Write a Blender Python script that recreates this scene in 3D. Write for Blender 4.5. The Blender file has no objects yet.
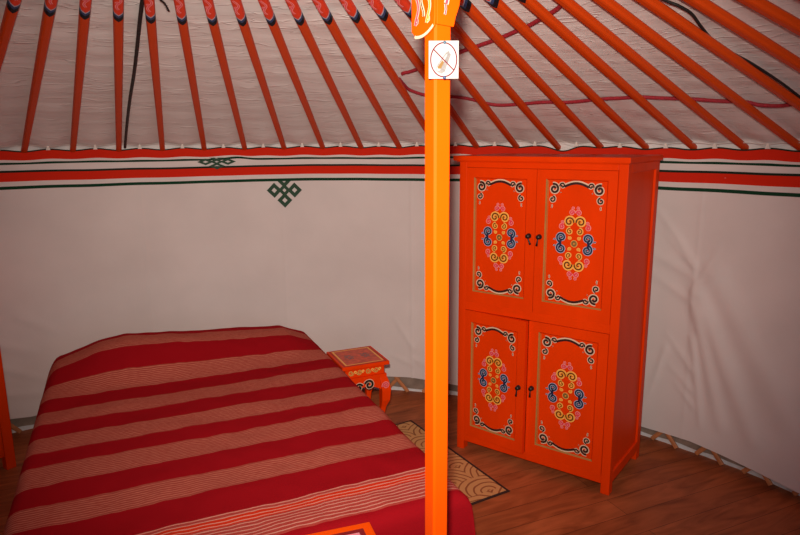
import bpy, bmesh, math, random
from mathutils import Vector, Matrix, noise
random.seed(7)
C = bpy.context.scene.collection
PI = math.pi
sin, cos, rad = math.sin, math.cos, math.radians

# ------------------------------------------------------------------ place
H_EYE = 1.6
CX, CY, R = -0.4804, 1.2963, 2.5943          # centre and radius of the round tent
RL_ = R - .03                                 # radius of the cotton lining
ZT = 1.5464                                   # height where the roof poles meet the wall
SL = 0.35017                                  # rise of the roof per metre
A0, DA = 115.0, 5.111                         # azimuth of a roof pole, spacing (deg)

def polar(az, r, z):
    a = rad(az)
    return Vector((CX + r * cos(a), CY + r * sin(a), z))
def cone(r, az, off=0.0):
    return polar(az, r, ZT + (R - r) * SL + off)

# ------------------------------------------------------------------ helpers
def tag(o, label=None, cat=None, group=None, kind=None):
    if label: o['label'] = label
    if cat: o['category'] = cat
    if group: o['group'] = group
    if kind: o['kind'] = kind
    return o
def thing(name, label, cat, loc=(0, 0, 0), rz=0.0, group=None):
    o = bpy.data.objects.new(name, None); C.objects.link(o)
    o.location = loc; o.rotation_euler = (0, 0, rz); o.empty_display_size = .1
    return tag(o, label, cat, group)

class MB:
    def __init__(s): s.v = []; s.f = []; s.m = []; s.uv = None
    def add(s, vs, fs, mi=0, M=None):
        b = len(s.v)
        for p in vs:
            p = Vector(p)
            s.v.append(M @ p if M is not None else p)
        for f in fs: s.f.append([b + i for i in f]); s.m.append(mi)
        return s
    def box(s, x0, x1, y0, y1, z0, z1, mi=0, M=None):
        vs = [(x, y, z) for z in (z0, z1) for y in (y0, y1) for x in (x0, x1)]
        return s.add(vs, [(0, 2, 3, 1), (4, 5, 7, 6), (0, 1, 5, 4), (2, 6, 7, 3), (0, 4, 6, 2), (1, 3, 7, 5)], mi, M)
    def prism(s, pts, y0, y1, mi=0, M=None):          # outline in x,z pushed along y
        n = len(pts)
        vs = [(p[0], y0, p[1]) for p in pts] + [(p[0], y1, p[1]) for p in pts]
        fs = [list(range(n)), list(range(2 * n - 1, n - 1, -1))] + [(i, i + n, (i + 1) % n + n, (i + 1) % n) for i in range(n)]
        return s.add(vs, fs, mi, M)
    def loft(s, rings, mi=0, cap=True, M=None):
        n = len(rings[0]); vs = [p for r in rings for p in r]; fs = []
        for i in range(len(rings) - 1):
            for j in range(n):
                k = (j + 1) % n
                fs.append((i * n + j, i * n + k, (i + 1) * n + k, (i + 1) * n + j))
        if cap: fs.append(list(range(n))[::-1]); fs.append([(len(rings) - 1) * n + j for j in range(n)])
        return s.add(vs, fs, mi, M)
    def tube(s, pts, rads, n=8, mi=0, M=None):
        pts = [Vector(p) for p in pts]
        if not hasattr(rads, '__len__'): rads = [rads] * len(pts)
        rings = []; up = Vector((0.13, 0.27, 0.95)).normalized()
        for i, p in enumerate(pts):
            t = (pts[min(i + 1, len(pts) - 1)] - pts[max(i - 1, 0)]).normalized()
            if abs(t.dot(up)) > .97: up = Vector((1, 0, 0))
            a = t.cross(up).normalized(); b = a.cross(t).normalized()
            rings.append([p + (a * cos(2 * PI * j / n) + b * sin(2 * PI * j / n)) * rads[i] for j in range(n)])
        return s.loft(rings, mi, True, M)
    def lathe(s, prof, n=20, mi=0, M=None):           # profile (r, z)
        rings = [[(r * cos(2 * PI * j / n), r * sin(2 * PI * j / n), z) for j in range(n)] for r, z in prof]
        return s.loft(rings, mi, True, M)
    def disc(s, cx, cz, r, y, mi=0, n=16, sz=1.0):
        vs = [(cx + r * cos(2 * PI * j / n), y, cz + sz * r * sin(2 * PI * j / n)) for j in range(n)]
        return s.add(vs, [list(range(n))], mi)
    def ribbon(s, pts, ws, y, mi=0, F=None):          # flat painted stroke in the x,z plane
        if not hasattr(ws, '__len__'): ws = [ws] * len(pts)
        L = []; n = len(pts)
        for i, p in enumerate(pts):
            a = pts[max(i - 1, 0)]; b = pts[min(i + 1, n - 1)]
            dx, dz = b[0] - a[0], b[1] - a[1]; d = math.hypot(dx, dz) or 1
            nx, nz = -dz / d * ws[i] / 2, dx / d * ws[i] / 2
            L.append(((p[0] + nx, y, p[1] + nz), (p[0] - nx, y, p[1] - nz)))
        vs = [q for l in L for q in l]
        if F: vs = [F(q) for q in vs]
        return s.add(vs, [(2 * i, 2 * i + 1, 2 * i + 3, 2 * i + 2) for i in range(n - 1)], mi)
    def build(s, name, mats, parent=None, smooth=False, bevel=0.0, loc=None, seg=2, fix=True):
        me = bpy.data.meshes.new(name)
        me.from_pydata([tuple(p) for p in s.v], [], s.f)
        if not isinstance(mats, (list, tuple)): mats = [mats]
        for m in mats: me.materials.append(m)
        for p, mi in zip(me.polygons, s.m): p.material_index = mi
        if s.uv:
            ul = me.uv_layers.new(name='UVMap')
            for l in me.loops: ul.data[l.index].uv = s.uv[l.vertex_index]
        if fix:
            bm = bmesh.new(); bm.from_mesh(me); bmesh.ops.recalc_face_normals(bm, faces=bm.faces); bm.to_mesh(me); bm.free()
        if smooth:
            for p in me.polygons: p.use_smooth = True
        o = bpy.data.objects.new(name, me); C.objects.link(o)
        if parent: o.parent = parent
        if loc: o.location = loc
        if bevel:
            b = o.modifiers.new('bevel', 'BEVEL'); b.width = bevel; b.segments = seg; b.limit_method = 'ANGLE'; b.angle_limit = rad(40)
        return o

def spiral(cx, cz, r, a0, d, turns=1.5, rend=.2, n=None):
    n = n or max(10, int(turns * 16)); out = []
    for i in range(n + 1):
        t = i / n; a = rad(a0) + d * 2 * PI * turns * t; rr = r * (1 - (1 - rend) * t)
        out.append((cx + rr * cos(a), cz + rr * sin(a)))
    return out
def taper(n, w0, w1): return [w0 + (w1 - w0) * i / (n - 1) for i in range(n)]
def smoothst(a, b, x):
    t = max(0, min(1, (x - a) / (b - a))); return t * t * (3 - 2 * t)
def interp(tab, x):
    if x <= tab[0][0]: return tab[0][1]
    for (a, b), (c, d) in zip(tab, tab[1:]):
        if x <= c: return b + (d - b) * (x - a) / (c - a)
    return tab[-1][1]

# ------------------------------------------------------------------ materials
def newmat(name):
    m = bpy.data.materials.new(name); m.use_nodes = True
    nt = m.node_tree; return m, nt, nt.nodes['Principled BSDF']
def N(nt, t, **kw):
    n = nt.nodes.new(t)
    for k, v in kw.items():
        if k.startswith('i_'):
            n.inputs[k[2:].replace('_', ' ')].default_value = v
        else: setattr(n, k, v)
    return n
def paint(name, col, rough=.4, var=.12, bump=.0, scale=9, coat=.0, spec=.5, stretch=(1, 1, 1)):
    m, nt, b = newmat(name)
    tc = N(nt, 'ShaderNodeTexCoord'); mp = N(nt, 'ShaderNodeMapping'); mp.inputs['Scale'].default_value = stretch
    nt.links.new(tc.outputs['Object'], mp.inputs['Vector'])
    no = N(nt, 'ShaderNodeTexNoise'); no.inputs['Scale'].default_value = scale; no.inputs['Detail'].default_value = 5
    nt.links.new(mp.outputs['Vector'], no.inputs['Vector'])
    cr = N(nt, 'ShaderNodeValToRGB')
    e = cr.color_ramp.elements
    e[0].position = .3; e[1].position = .7
    e[0].color = (*[c * (1 - var) for c in col], 1); e[1].color = (*[min(1, c * (1 + var)) for c in col], 1)
    nt.links.new(no.outputs['Fac'], cr.inputs['Fac']); nt.links.new(cr.outputs['Color'], b.inputs['Base Color'])
    b.inputs['Roughness'].default_value = rough; b.inputs['Specular IOR Level'].default_value = spec
    if coat: b.inputs['Coat Weight'].default_value = coat; b.inputs['Coat Roughness'].default_value = .15
    if bump:
        bp = N(nt, 'ShaderNodeBump'); bp.inputs['Strength'].default_value = bump; bp.inputs['Distance'].default_value = .004
        nt.links.new(no.outputs['Fac'], bp.inputs['Height']); nt.links.new(bp.outputs['Normal'], b.inputs['Normal'])
    return m

ORANGE = (.77, .045, .0006)
M_cab = paint('orange_gloss_paint', ORANGE, .42, .08, .08, 7, 0, .07, stretch=(1, 1, .25))
M_post = paint('post_orange_paint', (.86, .082, .0006), .5, .05, .05, 6, 0, .06)
M_pole_plain = paint('pole_paint', (.60, .045, .005), .42, .1, .05, 8)
M_gold = paint('gold_line_paint', (.40, .19, .045), .45, .12)
M_cream = paint('cream_paint', (.72, .55, .38), .5, .06)
M_brown = paint('dark_brown_paint', (.035, .008, .006), .45, .1)
M_navy = paint('navy_paint', (.012, .02, .07), .45, .1)
M_skyblue = paint('pale_blue_paint', (.35, .48, .62), .5, .06)
M_blue = paint('blue_paint', (.05, .13, .33), .45, .1)
M_amber = paint('amber_paint', (.85, .33, .03), .45, .1)
M_yellow = paint('yellow_paint', (.9, .55, .12), .45, .06)
M_pink = paint('pink_paint', (.75, .05, .09), .45, .1)
M_palepink = paint('pale_pink_paint', (.85, .38, .34), .45, .06)
M_olive = paint('olive_brown_paint', (.22, .12, .03), .5, .35, 0, 160)
M_black = paint('black_iron', (.012, .009, .008), .42, .2, .2, 40)
M_white = paint('white_card', (.27, .29, .29), .8, .03, spec=.05)
M_red = paint('red_ink', (.10, .012, .018), .9, .05, spec=.05)
M_wood = paint('bare_wood', (.42, .20, .09), .6, .25, .2, 14, stretch=(.3, 3, 3))
M_slat = paint('lattice_wood', (.50, .19, .07), .6, .25, .2, 14)
M_felt = paint('white_felt', (.72, .74, .76), .9, .12, .5, 22)
M_canvas = paint('grey_brown_canvas', (.25, .19, .15), .9, .25, .4, 16)
M_green = paint('green_ribbon', (.006, .050, .020), .7, .15)
M_rope = paint('crimson_rope', (.30, .010, .022), .75, .25, .6, 120)
M_hair = paint('black_horsehair', (.010, .008, .007), .6, .3, .5, 90)
M_cord = paint('white_cord', (.72, .68, .62), .8, .06, .2, 60)
M_matt = paint('mattress_ticking', (.6, .55, .48), .9, .1)
M_filter = paint('filter_ink', (.13, .07, .012), .8, .1)
M_pinblue = paint('blue_pin', (.012, .035, .11), .5, .1)
M_pinsky = paint('light_blue_pin', (.03, .08, .13), .5, .1)
M_tablered = paint('dark_red_line', (.20, .004, .010), .45, .1)
M_tablepink = paint('lilac_pink_panel', (.80, .30, .36), .45, .12, 0, 30)
M_standred = paint('nightstand_field', (.62, .085, .035), .5, .25, 0, 45)
M_greyblue = paint('grey_blue_paint', (.13, .15, .17), .5, .3, 0, 60)

def cloth_material(name, col, banded=None):
    """woven lining; banded = list of (z_from, colour) going up, read from the UV's v in metres"""
    m, nt, b = newmat(name)
    uv = N(nt, 'ShaderNodeUVMap'); sep = N(nt, 'ShaderNodeSeparateXYZ'); nt.links.new(uv.outputs['UV'], sep.inputs['Vector'])
    no = N(nt, 'ShaderNodeTexNoise'); no.inputs['Scale'].default_value = 3.0; no.inputs['Detail'].default_value = 6
    nt.links.new(uv.outputs['UV'], no.inputs['Vector'])
    base = N(nt, 'ShaderNodeValToRGB'); e = base.color_ramp.elements
    e[0].position = .3; e[1].position = .75
    e[0].color = (*[c * .93 for c in col], 1); e[1].color = (*[c * 1.04 for c in col], 1)
    nt.links.new(no.outputs['Fac'], base.inputs['Fac'])
    out = base.outputs['Color']
    if banded:
        for z0, z1, c in banded:
            g = N(nt, 'ShaderNodeMath', operation='GREATER_THAN'); g.inputs[1].default_value = z0
            l = N(nt, 'ShaderNodeMath', operation='LESS_THAN'); l.inputs[1].default_value = z1
            mu = N(nt, 'ShaderNodeMath', operation='MULTIPLY')
            nt.links.new(sep.outputs['Y'], g.inputs[0]); nt.links.new(sep.outputs['Y'], l.inputs[0])
            nt.links.new(g.outputs[0], mu.inputs[0]); nt.links.new(l.outputs[0], mu.inputs[1])
            mx = N(nt, 'ShaderNodeMix', data_type='RGBA'); mx.inputs['B'].default_value = (*c, 1)
            nt.links.new(mu.outputs[0], mx.inputs['Factor']); nt.links.new(out, mx.inputs['A'])
            out = mx.outputs['Result']
    nt.links.new(out, b.inputs['Base Color'])
    b.inputs['Roughness'].default_value = .85; b.inputs['Specular IOR Level'].default_value = .15
    n2 = N(nt, 'ShaderNodeTexNoise'); n2.inputs['Scale'].default_value = 55; n2.inputs['Detail'].default_value = 3
    nt.links.new(uv.outputs['UV'], n2.inputs['Vector'])
    bp = N(nt, 'ShaderNodeBump'); bp.inputs['Strength'].default_value = .12; bp.inputs['Distance'].default_value = .003
    nt.links.new(n2.outputs['Fac'], bp.inputs['Height']); nt.links.new(bp.outputs['Normal'], b.inputs['Normal'])
    return m
BRED = (.62, .022, .006)
CLOTH = (.70, .66, .64)
M_wall = cloth_material('white_wall_cotton', CLOTH, [(1.3945, 1.441, BRED), (1.354, 1.3705, (.006, .045, .02)), (1.4405, 1.452, (.012, .022, .014))])
M_skirt = cloth_material('white_skirt_cotton', CLOTH, [(1.506, 1.5505, BRED), (1.483, 1.494, (.006, .04, .02)), (1.5500, 1.57, (.012, .022, .014))])

def roof_material():
    m, nt, b = newmat('roof_cotton')
    uv = N(nt, 'ShaderNodeUVMap')
    mp = N(nt, 'ShaderNodeMapping'); mp.inputs['Scale'].default_value = (2.0, 22, 1); nt.links.new(uv.outputs['UV'], mp.inputs['Vector'])
    no = N(nt, 'ShaderNodeTexNoise'); no.inputs['Scale'].default_value = 1; no.inputs['Detail'].default_value = 3; no.inputs['Distortion'].default_value = .5
    nt.links.new(mp.outputs['Vector'], no.inputs['Vector'])
    # thin ridges where the noise crosses its middle
    s = N(nt, 'ShaderNodeMath', operation='SUBTRACT'); s.inputs[1].default_value = .5; nt.links.new(no.outputs['Fac'], s.inputs[0])
    a = N(nt, 'ShaderNodeMath', operation='ABSOLUTE'); nt.links.new(s.outputs[0], a.inputs[0])
    r = N(nt, 'ShaderNodeMapRange'); r.inputs['From Max'].default_value = .022; r.inputs['To Min'].default_value = 1; r.inputs['To Max'].default_value = 0
    nt.links.new(a.outputs[0], r.inputs['Value'])
    b.inputs['Base Color'].default_value = (.80, .79, .77, 1)
    ad = N(nt, 'ShaderNodeMath', operation='ADD'); nt.links.new(r.outputs[0], ad.inputs[0]); nt.links.new(no.outputs['Fac'], ad.inputs[1])
    bp = N(nt, 'ShaderNodeBump'); bp.inputs['Strength'].default_value = .5; bp.inputs['Distance'].default_value = .005
    nt.links.new(ad.outputs[0], bp.inputs['Height']); nt.links.new(bp.outputs['Normal'], b.inputs['Normal'])
    b.inputs['Roughness'].default_value = .8; b.inputs['Specular IOR Level'].default_value = .2
    return m
M_roof = roof_material()

def floor_material():
    m, nt, b = newmat('red_brown_floor_boards')
    tc = N(nt, 'ShaderNodeTexCoord'); mp = N(nt, 'ShaderNodeMapping'); mp.inputs['Rotation'].default_value = (0, 0, rad(-24))
    nt.links.new(tc.outputs['Object'], mp.inputs['Vector'])
    br = N(nt, 'ShaderNodeTexBrick'); br.inputs['Scale'].default_value = 1; br.inputs['Brick Width'].default_value = 1.9; br.inputs['Row Height'].default_value = .125
    br.inputs['Mortar Size'].default_value = .0012; br.inputs['Mortar Smooth'].default_value = .3; br.offset = .37
    br.inputs['Color1'].default_value = (.46, .130, .044, 1); br.inputs['Color2'].default_value = (.36, .098, .032, 1); br.inputs['Mortar'].default_value = (.05, .014, .008, 1)
    nt.links.new(mp.outputs['Vector'], br.inputs['Vector'])
    m2 = N(nt, 'ShaderNodeMapping'); m2.inputs['Scale'].default_value = (1.1, 5.5, 1); nt.links.new(mp.outputs['Vector'], m2.inputs['Vector'])
    no = N(nt, 'ShaderNodeTexNoise'); no.inputs['Scale'].default_value = 2.6; no.inputs['Detail'].default_value = 7; no.inputs['Distortion'].default_value = 1.6
    nt.links.new(m2.outputs['Vector'], no.inputs['Vector'])
    cr = N(nt, 'ShaderNodeValToRGB'); e = cr.color_ramp.elements
    e[0].position = .30; e[0].color = (.62, .58, .56, 1); e[1].position = .62; e[1].color = (1.1, 1.1, 1.1, 1)
    nt.links.new(no.outputs['Fac'], cr.inputs['Fac'])
    mx = N(nt, 'ShaderNodeMix', data_type='RGBA', blend_type='MULTIPLY'); mx.inputs['Factor'].default_value = 1
    nt.links.new(br.outputs['Color'], mx.inputs['A']); nt.links.new(cr.outputs['Color'], mx.inputs['B'])
    nt.links.new(mx.outputs['Result'], b.inputs['Base Color'])
    b.inputs['Roughness'].default_value = .5; b.inputs['Specular IOR Level'].default_value = .2
    bp = N(nt, 'ShaderNodeBump'); bp.inputs['Strength'].default_value = .15; bp.inputs['Distance'].default_value = .003
    nt.links.new(br.outputs['Fac'], bp.inputs['Height']); nt.links.new(bp.outputs['Normal'], b.inputs['Normal'])
    return m
M_floor = floor_material()

def bedspread_material():
    m, nt, b = newmat('striped_bedspread_weave')
    L = nt.links.new
    uv = N(nt, 'ShaderNodeUVMap'); sep = N(nt, 'ShaderNodeSeparateXYZ')
    no = N(nt, 'ShaderNodeTexNoise'); no.inputs['Scale'].default_value = 11; no.inputs['Detail'].default_value = 3
    L(uv.outputs['UV'], no.inputs['Vector']); L(uv.outputs['UV'], sep.inputs['Vector'])
    wob = N(nt, 'ShaderNodeMath', operation='MULTIPLY_ADD'); wob.inputs[1].default_value = .020; wob.inputs[2].default_value = -.010
    L(no.outputs['Fac'], wob.inputs[0])
    v = N(nt, 'ShaderNodeMath', operation='ADD'); L(sep.outputs['Y'], v.inputs[0]); L(wob.outputs[0], v.inputs[1])
    def between(a, c):
        g = N(nt, 'ShaderNodeMath', operation='GREATER_THAN'); g.inputs[1].default_value = a
        l = N(nt, 'ShaderNodeMath', operation='LESS_THAN'); l.inputs[1].default_value = c
        mu = N(nt, 'ShaderNodeMath', operation='MULTIPLY'); L(v.outputs[0], g.inputs[0]); L(v.outputs[0], l.inputs[0]); L(g.outputs[0], mu.inputs[0]); L(l.outputs[0], mu.inputs[1])
        return mu.outputs[0]
    def plus(a, c):
        n = N(nt, 'ShaderNodeMath', operation='ADD'); L(a, n.inputs[0]); L(c, n.inputs[1]); return n.outputs[0]
    bands = [(-3.72, -3.60), (-3.405, -3.28), (-3.13, -2.992), (-2.858, -2.724), (-2.592, -2.462), (-2.348, -2.209), (-2.072, -1.948)]
    acc = between(*bands[0])
    for bd in bands[1:]: acc = plus(acc, between(*bd))
    last = between(-1.80, -1.632)
    # fine weft lines
    def lines(per, duty):
        d = N(nt, 'ShaderNodeMath', operation='DIVIDE'); d.inputs[1].default_value = per; L(v.outputs[0], d.inputs[0])
        fr = N(nt, 'ShaderNodeMath', operation='FRACT'); L(d.outputs[0], fr.inputs[0])
        g = N(nt, 'ShaderNodeMath', operation='LESS_THAN'); g.inputs[1].default_value = duty; L(fr.outputs[0], g.inputs[0]); return g.outputs[0]
    n2 = N(nt, 'ShaderNodeTexNoise'); n2.inputs['Scale'].default_value = 1; n2.inputs['Detail'].default_value = 2
    mp = N(nt, 'ShaderNodeMapping'); mp.inputs['Scale'].default_value = (45, 260, 1); L(uv.outputs['UV'], mp.inputs['Vector']); L(mp.outputs['Vector'], n2.inputs['Vector'])
    def mix(f, a, c, sock=True):
        mx = N(nt, 'ShaderNodeMix', data_type='RGBA')
        L(f, mx.inputs['Factor'])
        for k, x in (('A', a), ('B', c)):
            if isinstance(x, tuple): mx.inputs[k].default_value = (*x, 1)
            else: L(x, mx.inputs[k])
        return mx.outputs['Result']
    coral = mix(n2.outputs['Fac'], (.30, .024, .018), (.50, .125, .088))
    ln = N(nt, 'ShaderNodeMath', operation='MULTIPLY'); L(lines(.0125, .34), ln.inputs[0]); L(n2.outputs['Fac'], ln.inputs[1])
    coral = mix(ln.outputs[0], coral, (.72, .30, .20))
    pin = mix(n2.outputs['Fac'], (.42, .028, .022), (.52, .11, .085))
    pin = mix(between(-1.775, -1.737), pin, (.68, .04, .012))
    g2 = N(nt, 'ShaderNodeMath', operation='MULTIPLY'); g2.inputs[1].default_value = .75; L(lines(.0168, .28), g2.inputs[0])
    pin = mix(g2.outputs[0], pin, (.80, .42, .33))
    c = mix(acc, (.34, .0064, .012), coral)
    c = mix(last, c, pin)
    L(c, b.inputs['Base Color'])
    b.inputs['Roughness'].default_value = .95; b.inputs['Specular IOR Level'].default_value = .03
    pass
    bp = N(nt, 'ShaderNodeBump'); bp.inputs['Strength'].default_value = .35; bp.inputs['Distance'].default_value = .002
    L(n2.outputs['Fac'], bp.inputs['Height']); L(bp.outputs['Normal'], b.inputs['Normal'])
    return m
M_spread = bedspread_material()

def pole_material():
    """pole paint: object x runs from the crown end (0) to the wall; chevron at the end of the painted tip"""
    m, nt, b = newmat('roof_pole_paint'); L = nt.links.new
    tc = N(nt, 'ShaderNodeTexCoord'); sep = N(nt, 'ShaderNodeSeparateXYZ'); L(tc.outputs['Object'], sep.inputs['Vector'])
    ab = N(nt, 'ShaderNodeMath', operation='ABSOLUTE'); L(sep.outputs['Y'], ab.inputs[0])
    k = N(nt, 'ShaderNodeMath', operation='MULTIPLY_ADD'); k.inputs[1].default_value = 1.2; L(ab.outputs[0], k.inputs[0]); L(sep.outputs['X'], k.inputs[2])
    cr = N(nt, 'ShaderNodeValToRGB'); cr.color_ramp.interpolation = 'CONSTANT'
    mr = N(nt, 'ShaderNodeMapRange'); mr.inputs['From Min'].default_value = .61; mr.inputs['From Max'].default_value = .81; L(k.outputs[0], mr.inputs['Value'])
    L(mr.outputs[0], cr.inputs['Fac'])
    e = cr.color_ramp.elements
    CH = [(0, (.74, .055, .02)), (.42, (.42, .40, .48)), (.455, (.035, .06, .15)), (.53, (.008, .008, .012)), (.66, (.60, .058, .004))]
    e[0].color = (*CH[0][1], 1); e[1].position = CH[1][0]; e[1].color = (*CH[1][1], 1)
    for p, c in CH[2:]:
        x = e.new(p); x.color = (*c, 1)
    L(cr.outputs['Color'], b.inputs['Base Color'])
    b.inputs['Roughness'].default_value = .45; b.inputs['Specular IOR Level'].default_value = .12
    return m
M_pole = pole_material()

def rug_material(w, l):
    m, nt, b = newmat('tan_rug_pile'); L = nt.links.new
    tc = N(nt, 'ShaderNodeTexCoord'); sep = N(nt, 'ShaderNodeSeparateXYZ'); L(tc.outputs['Object'], sep.inputs['Vector'])
    def math_(op, a, c=None):
        n = N(nt, 'ShaderNodeMath', operation=op)
        for i, x in enumerate((a, c)):
            if x is None: continue
            if isinstance(x, (int, float)): n.inputs[i].default_value = x
            else: L(x, n.inputs[i])
        return n.outputs[0]
    X, Y = sep.outputs['X'], sep.outputs['Y']
    # overlapping fans
    row = math_('DIVIDE', Y, .13); fr = math_('FLOOR', row); odd = math_('MULTIPLY', math_('MODULO', math_('ABSOLUTE', fr), 2.0), .5)
    cx = math_('SUBTRACT', math_('FRACT', math_('ADD', math_('DIVIDE', X, .22), odd)), .5)
    cy = math_('FRACT', row)
    d = math_('SQRT', math_('ADD', math_('POWER', math_('MULTIPLY', cx, .22), 2), math_('POWER', math_('MULTIPLY', cy, .13), 2)))
    no = N(nt, 'ShaderNodeTexNoise'); no.inputs['Scale'].default_value = 6; L(tc.outputs['Object'], no.inputs['Vector'])
    d = math_('ADD', d, math_('MULTIPLY', no.outputs['Fac'], .05))
    ring = math_('LESS_THAN', math_('FRACT', math_('DIVIDE', d, .031)), .26)
    edge = math_('MAXIMUM', math_('GREATER_THAN', math_('ABSOLUTE', X), w / 2 - .012), math_('GREATER_THAN', math_('ABSOLUTE', Y), l / 2 - .012))
    def mix(f, a, c):
        mx = N(nt, 'ShaderNodeMix', data_type='RGBA'); L(f, mx.inputs['Factor'])
        for k, x in (('A', a), ('B', c)):
            if isinstance(x, tuple): mx.inputs[k].default_value = (*x, 1)
            else: L(x, mx.inputs[k])
        return mx.outputs['Result']
    c = mix(ring, (.62, .33, .12), (.30, .10, .03)); c = mix(edge, c, (.035, .012, .008))
    L(c, b.inputs['Base Color']); b.inputs['Roughness'].default_value = .95
    n2 = N(nt, 'ShaderNodeTexNoise'); n2.inputs['Scale'].default_value = 300; L(tc.outputs['Object'], n2.inputs['Vector'])
    bp = N(nt, 'ShaderNodeBump'); bp.inputs['Strength'].default_value = .4; L(n2.outputs['Fac'], bp.inputs['Height']); L(bp.outputs['Normal'], b.inputs['Normal'])
    return m

# ------------------------------------------------------------------ setting
# floor
mb = MB(); n = 96
mb.add([(CX, CY, 0)] + [tuple(polar(360 * i / n, 2.75, 0)) for i in range(n)], [(0, i + 1, (i + 1) % n + 1) for i in range(n)])
mb.build('floor', M_floor, fix=False)['kind'] = 'structure'

HEM = [(0, .044), (30, .050), (41, .090), (46, .084), (60, .085), (69, .092), (73, .104), (78, .120), (95, .114), (113, .109), (128, .099), (131, .119), (150, .114), (180, .1)]
def arc(az): return rad(az) * R
SEAMS = [24.2, 41.9, 59.6, 77.6, 95.1, 112.9, 130.6, 148.3]
# folds on the lining: (az0, z0, az1, z1, width, height)
FOLDS = [(42, .99, 46.5, 1.25, .02, .010), (42, .97, 45.5, 1.13, .014, .008), (42, .93, 47, 1.03, .02, .010), (42, .84, 38.5, .98, .016, .008), (42, .87, 39.5, 1.10, .012, .006),
         (41.8, .80, 47, .93, .022, .009), (41.5, .86, 34.5, .22, .055, .022), (41.5, .76, 37.8, .22, .035, .016), (41.6, .62, 40, .2, .022, .012), (41.5, .47, 44.5, .62, .018, .008),
         (41.3, .36, 44.0, .46, .016, .007), (41, .28, 43.2, .38, .014, .007), (40, .95, 31, .35, .07, .014), (44.5, .55, 46.2, .25, .02, .007),
         (77.6, .33, 80, .50, .018, .006), (77.6, .30, 75, .46, .016, .006), (77.6, .21, 81, .27, .014, .006), (77.6, .5, 76, .8, .02, .005), (77.6, .25, 72, .14, .02, .006),
         (131, .55, 127, .47, .03, .010), (131, .42, 126, .30, .02, .008), (128, .68, 124, .55, .03, .008), (112.9, .45, 110.5, .3, .018, .005), (130, .25, 124, .2, .02, .006),
         (95.1, .4, 92.8, .25, .02, .004)]
def seg_d(px, pz, f):
    ax, az_, bx, bz = arc(f[0]), f[1], arc(f[2]), f[3]
    dx, dz = bx - ax, bz - az_; L2 = dx * dx + dz * dz
    t = max(0, min(1, ((px - ax) * dx + (pz - az_) * dz) / L2))
    return math.hypot(px - ax - t * dx, pz - az_ - t * dz), t
def lining_disp(az, z):
    x = arc(az); d = 0
    for f in FOLDS:
        if abs(az - f[0]) > 14: continue
        q, t = seg_d(x, z, f)
        if q < f[4] * 4: d += f[5] * math.exp(-(q / f[4]) ** 2 * 1.4) * (1 - .65 * t)
    for s in SEAMS:
        q = abs(x - arc(s))
        if q < .03: d += .0035 * math.exp(-(q / .0045) ** 2)
    d += .010 * noise.noise(Vector((x * 1.3, z * .8, 3))) * (1 - smoothst(1.2, 1.4, z))
    d += .0035 * noise.noise(Vector((x * 5, z * 2.2, 9)))
    return d
def ring_wall(name, az0, az1, step, rows, top, bot, rr, mat, disp=None, wave=None):
    mb = MB(); mb.uv = []; cols = int(round((az1 - az0) / step)) + 1
    for i in range(cols):
        az = az0 + (az1 - az0) * i / (cols - 1); b_ = bot(az)
        for j in range(rows + 1):
            t = j / rows; z = b_ + (top - b_) * t
            r_ = rr - (disp(az, z) if disp else 0)
            zz = z + (wave(az, z) if wave else 0)
            mb.v.append(polar(az, r_, zz)); mb.uv.append((arc(az), z))
    for i in range(cols - 1):
        for j in range(rows):
            a = i * (rows + 1) + j
            mb.f.append([a, a + 1, a + rows + 2, a + rows + 1]); mb.m.append(0)
    return mb.build(name, mat, smooth=True, fix=False)
def band_wave(az, z):
    w = .005 * noise.noise(Vector((arc(az) * 1.1, 0, 5))) + .0025 * noise.noise(Vector((arc(az) * 4, 0, 1))) - .011 * (1 - smoothst(45, 62, az))
    return w * smoothst(1.1, 1.35, z)
wb = ring_wall('wall_back', 4, 164, .2, 74, 1.4515, lambda a: interp(HEM, a), RL_, M_wall, lining_disp, band_wave)
wb['kind'] = 'structure'
wf = ring_wall('wall_front', 164, 364, 1.0, 20, 1.4515, lambda a: .05, RL_, M_wall)
wf['kind'] = 'structure'
# skirt of the roof lining that hangs down behind the wall lining's top edge
def skirt_wave(az, z):
    ph = (az - A0) / DA
    w = .0048 * cos(2 * PI * (ph - .5)) * smoothst(1.48, 1.53, z) + .006 * noise.noise(Vector((arc(az) * 2.3, 2, 7)))
    w -= .012 * (1 - smoothst(47, 62, az))
    w -= .022 * math.exp(-((az - 57.8) / 1.5) ** 2) * smoothst(1.46, 1.53, z)
    w += .012 * math.exp(-((az - 100.6) / 1.6) ** 2) * math.exp(-((z - 1.49) / .02) ** 2)
    return w
def skirt_disp(az, z): return .006 + .010 * noise.noise(Vector((arc(az) * 3, z * 9, 1))) * (1 - smoothst(1.48, 1.53, z)) + .004 * noise.noise(Vector((arc(az) * 8 + z * 22, z * 14, 4)))
sk = ring_wall('trim_1', 4, 164, .25, 22, 1.5570, lambda a: 1.36, RL_ + .012, M_skirt, skirt_disp, skirt_wave)
sk['kind'] = 'structure'
sf = ring_wall('trim_2', 164, 364, 1.0, 4, 1.5530, lambda a: 1.36, RL_ + .012, M_skirt)
sf['kind'] = 'structure'
# outer felt and canvas skin behind the lattice
of = ring_wall('wall_outer', 0, 360, 2, 30, 1.60, lambda a: 0.0, R + .045, M_felt, lambda a, z: .010 * noise.noise(Vector((arc(a) * 6, z * 22, 2))) if z < .3 else 0)
of['kind'] = 'structure'
cv = ring_wall('wall_canvas', 4, 164, .5, 14, .42, lambda a: .030 + .016 * noise.noise(Vector((arc(a) * 5, 0, 3))), R + .026, M_canvas, lambda a, z: .007 * noise.noise(Vector((arc(a) * 9, z * 14, 2))))
cv['kind'] = 'structure'

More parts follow.
